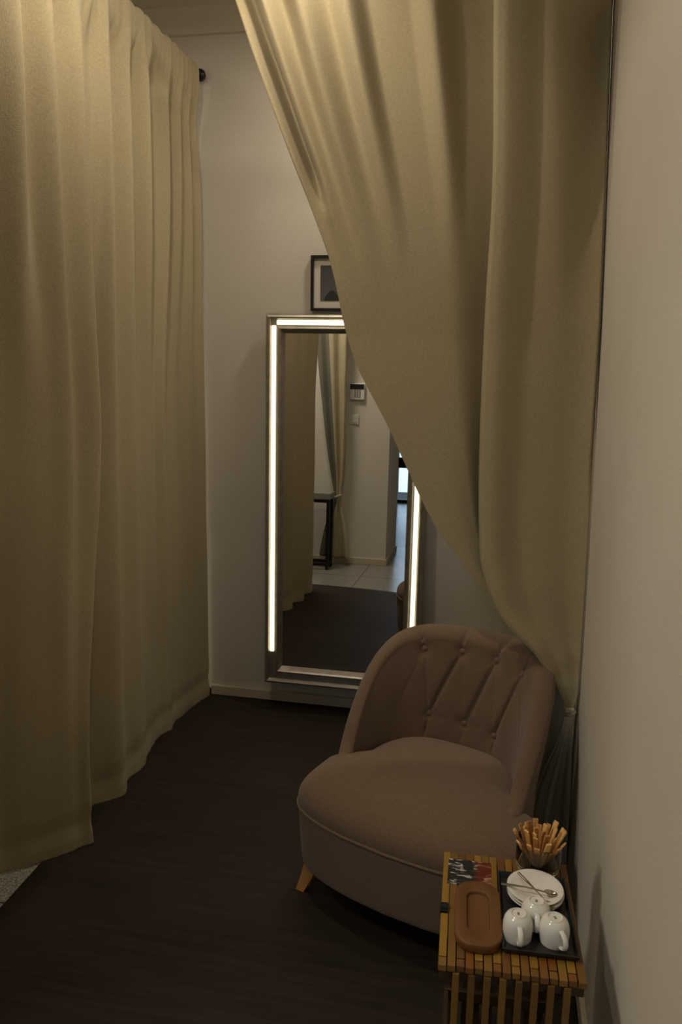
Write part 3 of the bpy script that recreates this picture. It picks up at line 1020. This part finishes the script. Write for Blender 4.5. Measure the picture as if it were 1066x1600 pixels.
# brown wooden dish ---------------------------------------------------------------
def stadium(w_, h_, n_=20, r_=None):
    r_ = r_ or w_
    p = []
    for (cx2, cy2, a0) in ((w_ - r_, h_ - r_, 0), (-(w_ - r_), h_ - r_, PI / 2), (-(w_ - r_), -(h_ - r_), PI), (w_ - r_, -(h_ - r_), 3 * PI / 2)):
        for i in range(n_ + 1):
            a = a0 + PI / 2 * i / n_
            p.append((cx2 + r_ * math.cos(a), cy2 + r_ * math.sin(a)))
    return p
wd_ = empty('wooden_dish', (0.0155, 1.386, TOP), R_(2.5))
tag(wd_, 'brown oblong wooden dish with rounded ends and a shallow recess, left of the tray', 'dish')
mb = MB()
lv = [(.0425, .0905, 0), (.0445, .0925, .003), (.0450, .0930, .016), (.0438, .0918, .0185), (.0425, .0905, .019), (.0235, .061, .019), (.0222, .0597, .0182), (.0205, .058, .0130), (.019, .0565, .0124)]
vs = []; fs = []
for w_, h_, z in lv: vs += [(x, y, z) for x, y in stadium(w_, h_, 16, min(w_, .0435) * .86)]
n_ = 68
for k in range(len(lv) - 1):
    for i in range(n_):
        j = (i + 1) % n_
        fs.append((k * n_ + i, k * n_ + j, (k + 1) * n_ + j, (k + 1) * n_ + i))
fs.append(tuple(range(n_ - 1, -1, -1))); fs.append(tuple((len(lv) - 1) * n_ + i for i in range(n_)))
mb.add(vs, fs)
mb.build('dish_body', M['walnut'], wd_, smooth=40)
# picture leaflet under the dish -----------------------------------------------------
lm, nt, bs = nodes('glossy leaflet print')
tc = N(nt, 'ShaderNodeTexCoord')
mp = N(nt, 'ShaderNodeMapping'); mp.inputs['Scale'].default_value = (26, 52, 1); mp.inputs['Rotation'].default_value = (0, 0, .5)
nt.links.new(tc.outputs['Object'], mp.inputs['Vector'])
nz = N(nt, 'ShaderNodeTexNoise', Scale=1.3, Detail=3.0, Distortion=1.2)
nt.links.new(mp.outputs['Vector'], nz.inputs['Vector'])
cr = N(nt, 'ShaderNodeValToRGB')
e = cr.color_ramp.elements
e[0].position = .50; e[0].color = (.016, .017, .018, 1)
e[1].position = .62; e[1].color = (.55, .50, .45, 1)
q = e.new(.555); q.color = (.06, .06, .06, 1)
nt.links.new(nz.outputs['Fac'], cr.inputs['Fac'])
sx = N(nt, 'ShaderNodeSeparateXYZ'); nt.links.new(tc.outputs['Object'], sx.inputs[0])
mr = N(nt, 'ShaderNodeMapRange')
mr.inputs['From Min'].default_value = .006; mr.inputs['From Max'].default_value = .020
nt.links.new(sx.outputs['X'], mr.inputs['Value'])
cr2 = N(nt, 'ShaderNodeValToRGB')
e = cr2.color_ramp.elements
e[0].position = .50; e[0].color = (.13, .022, .012, 1)
e[1].position = .70; e[1].color = (.50, .28, .18, 1)
nt.links.new(nz.outputs['Fac'], cr2.inputs['Fac'])
mx = N(nt, 'ShaderNodeMix', data_type='RGBA')
nt.links.new(mr.outputs['Result'], mx.inputs[0]); nt.links.new(cr.outputs['Color'], mx.inputs[6]); nt.links.new(cr2.outputs['Color'], mx.inputs[7])
nt.links.new(mx.outputs[2], bs.inputs['Base Color'])
bs.inputs['Roughness'].default_value = .3
mb = MB(); mb.box(-.046, .046, -.042, .042, 0, .0006)
lf = mb.build('leaflet', lm, None, loc=(-.0055, 1.527, TOP), rz=R_(1.0))
tag(lf, 'small dark glossy picture leaflet at the back left corner of the side table', 'leaflet')
# glass jar of biscuit sticks ------------------------------------------------------------
GX, GY = .1385, 1.578
jar = empty('glass_jar', (GX, GY, TOP))
tag(jar, 'short round clear glass jar at the back of the side table, full of biscuit sticks', 'jar')
mb = MB()
mb.lathe([(0, 0), (.041, 0), (.0445, .002), (.0465, .007), (.0475, .02), (.0478, .066), (.0472, .0685), (.0460, .0685), (.0452, .066), (.0448, .02), (.0435, .011), (.040, .0085), (0, .008)], 64)
mb.build('jar_body', M['glass'], jar, smooth=60)
k0 = None
random.seed(11)
def stick_bm():
    m_ = MB()
    bm = bmesh.new()
    bmesh.ops.create_cube(bm, size=1.0)
    bmesh.ops.subdivide_edges(bm, edges=[e for e in bm.edges if abs(e.verts[0].co.z - e.verts[1].co.z) > .5], cuts=9)
    bmesh.ops.scale(bm, vec=(.0036, .0118, 1.0), verts=bm.verts)
    for v in bm.verts:
        v.co.z += .5
        v.co.x += .0011 * math.sin(v.co.z * 5) + .0004 * noise.noise(v.co * 40)
        v.co.y *= 1 + .08 * noise.noise(Vector((0, 0, v.co.z * 9)))
    bmesh.ops.bevel(bm, geom=[e for e in bm.edges if len(e.link_faces) == 2 and e.calc_face_angle() > 1.2], offset=.0008, segments=1, affect='EDGES')
    m_.v = [v.co.copy() for v in bm.verts]; bm.verts.index_update()
    m_.f = [tuple(v.index for v in f.verts) for f in bm.faces]; m_.c = [None] * len(m_.v)
    bm.free()
    return m_
shells = [(4, .004, .014, .084, .6), (9, .010, .034, .086, .2), (15, .015, .0575, .084, 0.0)]
for (cnt, rb, rt, ln, ph) in shells:
    for k in range(cnt):
        a = 2 * PI * k / cnt + ph + random.uniform(-.06, .06)
        rt2 = rt * random.uniform(.90, 1.06)
        ll = ln * random.uniform(.90, 1.10)
        b = Vector((GX + rb * math.cos(a), GY + rb * math.sin(a), TOP + .0095))
        dirv = Vector(((rt2 - rb) * math.cos(a), (rt2 - rb) * math.sin(a), ll * .93)).normalized()
        if k0 is None:
            o = stick_bm().build('biscuit_stick', M['biscuit'], None, smooth=40); k0 = o
        else:
            o = k0.copy(); COL.objects.link(o)
        x = Vector((math.cos(a), math.sin(a), 0)); x = (x - dirv * x.dot(dirv)).normalized()
        y = dirv.cross(x)
        sc_ = random.uniform(.85, 1.1)
        mt = Matrix((x, y * sc_, dirv * ll)).transposed().to_4x4()
        mt.translation = b
        o.matrix_world = mt
        tag(o, 'flat golden biscuit stick standing among the others in the glass jar', 'biscuit', 'biscuit sticks in the glass jar')

# ---------------------------------------------------------------- what the mirror shows: the near end of the room
cn = empty('console_table', (-1.62, 0.175, 0))
tag(cn, 'grey-topped console table with black square-tube legs, seen in the mirror', 'table')
MB().box(-.355, .355, -.085, .085, .572, .622, .003).build('tabletop', M['grey'], cn)
for sx2 in (-1, 1):
    for sy2 in (-1, 1):
        xx, yy = sx2 * .335, sy2 * .068
        MB().box(xx - .0125, xx + .0125, yy - .0125, yy + .0125, 0, .5715, .001).build('leg', M['black'], cn)
    MB().box(sx2 * .335 - .0125, sx2 * .335 + .0125, -.055, .055, .03, .055, .001).build('rail', M['black'], cn)
for sy2 in (-1, 1):
    MB().box(-.322, .322, sy2 * .068 - .0125, sy2 * .068 + .0125, .545, .5715, .001).build('rail', M['black'], cn)
    MB().box(-.322, .322, sy2 * .068 - .0125, sy2 * .068 + .0125, .03, .055, .001).build('rail', M['black'], cn)
# gathered curtain by the keypad wall
GL = sorted([(2.55, -1.56), (1.90, -1.470), (1.40, -1.405), (.965, -1.345), (.75, -1.310), (.60, -1.285), (.56, -1.280), (.40, -1.330), (.20, -1.375), (.07, -1.39)])
GR = sorted([(2.55, -1.19), (1.90, -1.205), (1.40, -1.200), (.965, -1.195), (.75, -1.205), (.60, -1.225), (.56, -1.228), (.40, -1.195), (.20, -1.150), (.07, -1.140)])
rows = []
for j in range(111):
    z = lerp(.075, 2.55, j / 110)
    L, Rr = pchip(GL, z), pchip(GR, z)
    amp = lerp(.012, .042, sstep(0, .5, abs(z - .575)))
    r = []
    for i in range(161):
        u = i / 160
        x = lerp(L, Rr, u)
        y = 0.024 + amp * (math.sin(2 * PI * (u * 2.4 + .12 * math.sin(z * 2))) * .5 + .5)
        y += .008 * noise.noise(Vector((x * 14, z * 4, 2)))
        r.append((x + 1.3, max(y, -.012) , z - 0.02 * u * (1 if z < .3 else 0)))
    rows.append(r)
gc = empty('curtain', (-1.3, 0, 0))
tag(gc, 'narrow beige curtain tied in a knot beside the keypad, seen in the mirror', 'curtain')
grid('cloth', [r[66:] for r in rows], M['curtain'], gc, thick=.0022)
o = grid('lining', [r[:67] for r in rows], M['dark_lining'], gc, thick=.0022)
o['label'] = 'dark grey-green turned-back lining'
mb = MB(); mb.tube([(.045 + .030 * math.cos(2 * PI * i / 24), .030 + .022 * math.sin(2 * PI * i / 24), .575 + .012 * math.cos(2 * PI * i / 24)) for i in range(24)], .009, 8, close=True)
mb.build('tieback', M['curtain'], gc, smooth=180)
rd3 = empty('curtain_rod', (-1.5, .03, 2.56))
tag(rd3, 'black rod over the knotted curtain next to the keypad', 'curtain rod')
MB().tube([(-.5, 0, 0), (.36, 0, 0)], .010, 12).build('pole', M['black'], rd3, smooth=50)
for xx in (-.45, .33):
    MB().tube([(xx, 0, 0), (xx, -.0845, 0)], .007, 10).build('bracket', M['black'], rd3, smooth=50)
# keypad and switch
kp = empty('alarm_keypad', (-1.128, YK, 1.432))
tag(kp, 'white alarm keypad with dark screen and twelve keys on the wall seen in the mirror', 'keypad')
MB().box(-.062, .062, .0003, .024, -.066, .066, .004).build('housing', M['white'], kp)
MB().box(-.057, .057, .0242, .0262, .018, .060, .0008).build('screen', M['blackplastic'], kp)
mb = MB()
for r_i in range(4):
    for c_i in range(3):
        x = -.014 + c_i * .019; z = .008 - r_i * .0165
        mb.box(x - .007, x + .007, .0242, .0272, z - .0055, z + .0055, .0012)
mb.build('keys', M['grey'], kp)
sw = empty('light_switch', (-1.150, YK, 1.205))
tag(sw, 'white square light switch on the wall below the keypad', 'switch')
MB().box(-.041, .041, .0003, .010, -.041, .041, .003).build('plate', M['white'], sw)
MB().box(-.027, .027, .0102, .0145, -.027, .027, .002).build('rocker', M['white'], sw)

# ---------------------------------------------------------------- light
def area(name, loc, size, energy, col, rot=(0, 0, 0), spread=None, sy=None):
    l = bpy.data.lights.new(name, 'AREA')
    l.energy = energy; l.color = col; l.size = size
    if sy: l.shape = 'RECTANGLE'; l.size_y = sy
    if spread: l.spread = spread
    o = bpy.data.objects.new(name, l); COL.objects.link(o)
    o.location = loc; o.rotation_euler = rot
    return o
area('downlight', (-0.91, 1.95, 2.80), .06, 6.9, (1.0, 0.88, 0.71))
area('downlight', (-0.62, 2.335, 2.815), .05, 2.2, (1.0, .88, .70))
area('room_lamp', (-1.6, 0.6, 2.82), .4, 27.2, (1.0, 0.941, 0.792))
area('alcove_fill', (-0.25, 2.85, 2.82), .15, 7.2, (1.0, 0.919, 0.769))  # added unseen fill, supplies the glow the light strip is too weak to give
area('daylight', (-.75, YF - .35, 1.2), 1.1, 16.0, (.62, .80, 1.0), (R_(90), 0, 0), sy=2.2)
wd = bpy.data.worlds.new('World'); sc.world = wd
wd.use_nodes = True
bg = wd.node_tree.nodes['Background']
bg.inputs['Color'].default_value = (.62, .78, 1.0, 1); bg.inputs['Strength'].default_value = .36

# ---------------------------------------------------------------- camera
cam = bpy.data.cameras.new('Camera')
co = bpy.data.objects.new('Camera', cam); COL.objects.link(co)
yaw, pitch, roll = R_(11.1), R_(11.4), R_(0.9)
f = Vector((-math.sin(yaw) * math.cos(pitch), math.cos(yaw) * math.cos(pitch), -math.sin(pitch)))
r = f.cross(Vector((0, 0, 1))).normalized()
u = r.cross(f)
r2 = r * math.cos(roll) + u * math.sin(roll)
u2 = u * math.cos(roll) - r * math.sin(roll)
mt = Matrix((r2, u2, -f)).transposed().to_4x4()
mt.translation = (0, 0, 1.55)
co.matrix_world = mt
cam.sensor_fit = 'VERTICAL'
cam.sensor_height = 24.0
cam.lens = 24.0 * 1225.0 / 1600.0
cam.clip_start = .02
sc.camera = co
sc.view_settings.view_transform = 'Standard'
sc.view_settings.look = 'None'
sc.view_settings.exposure = 0.0
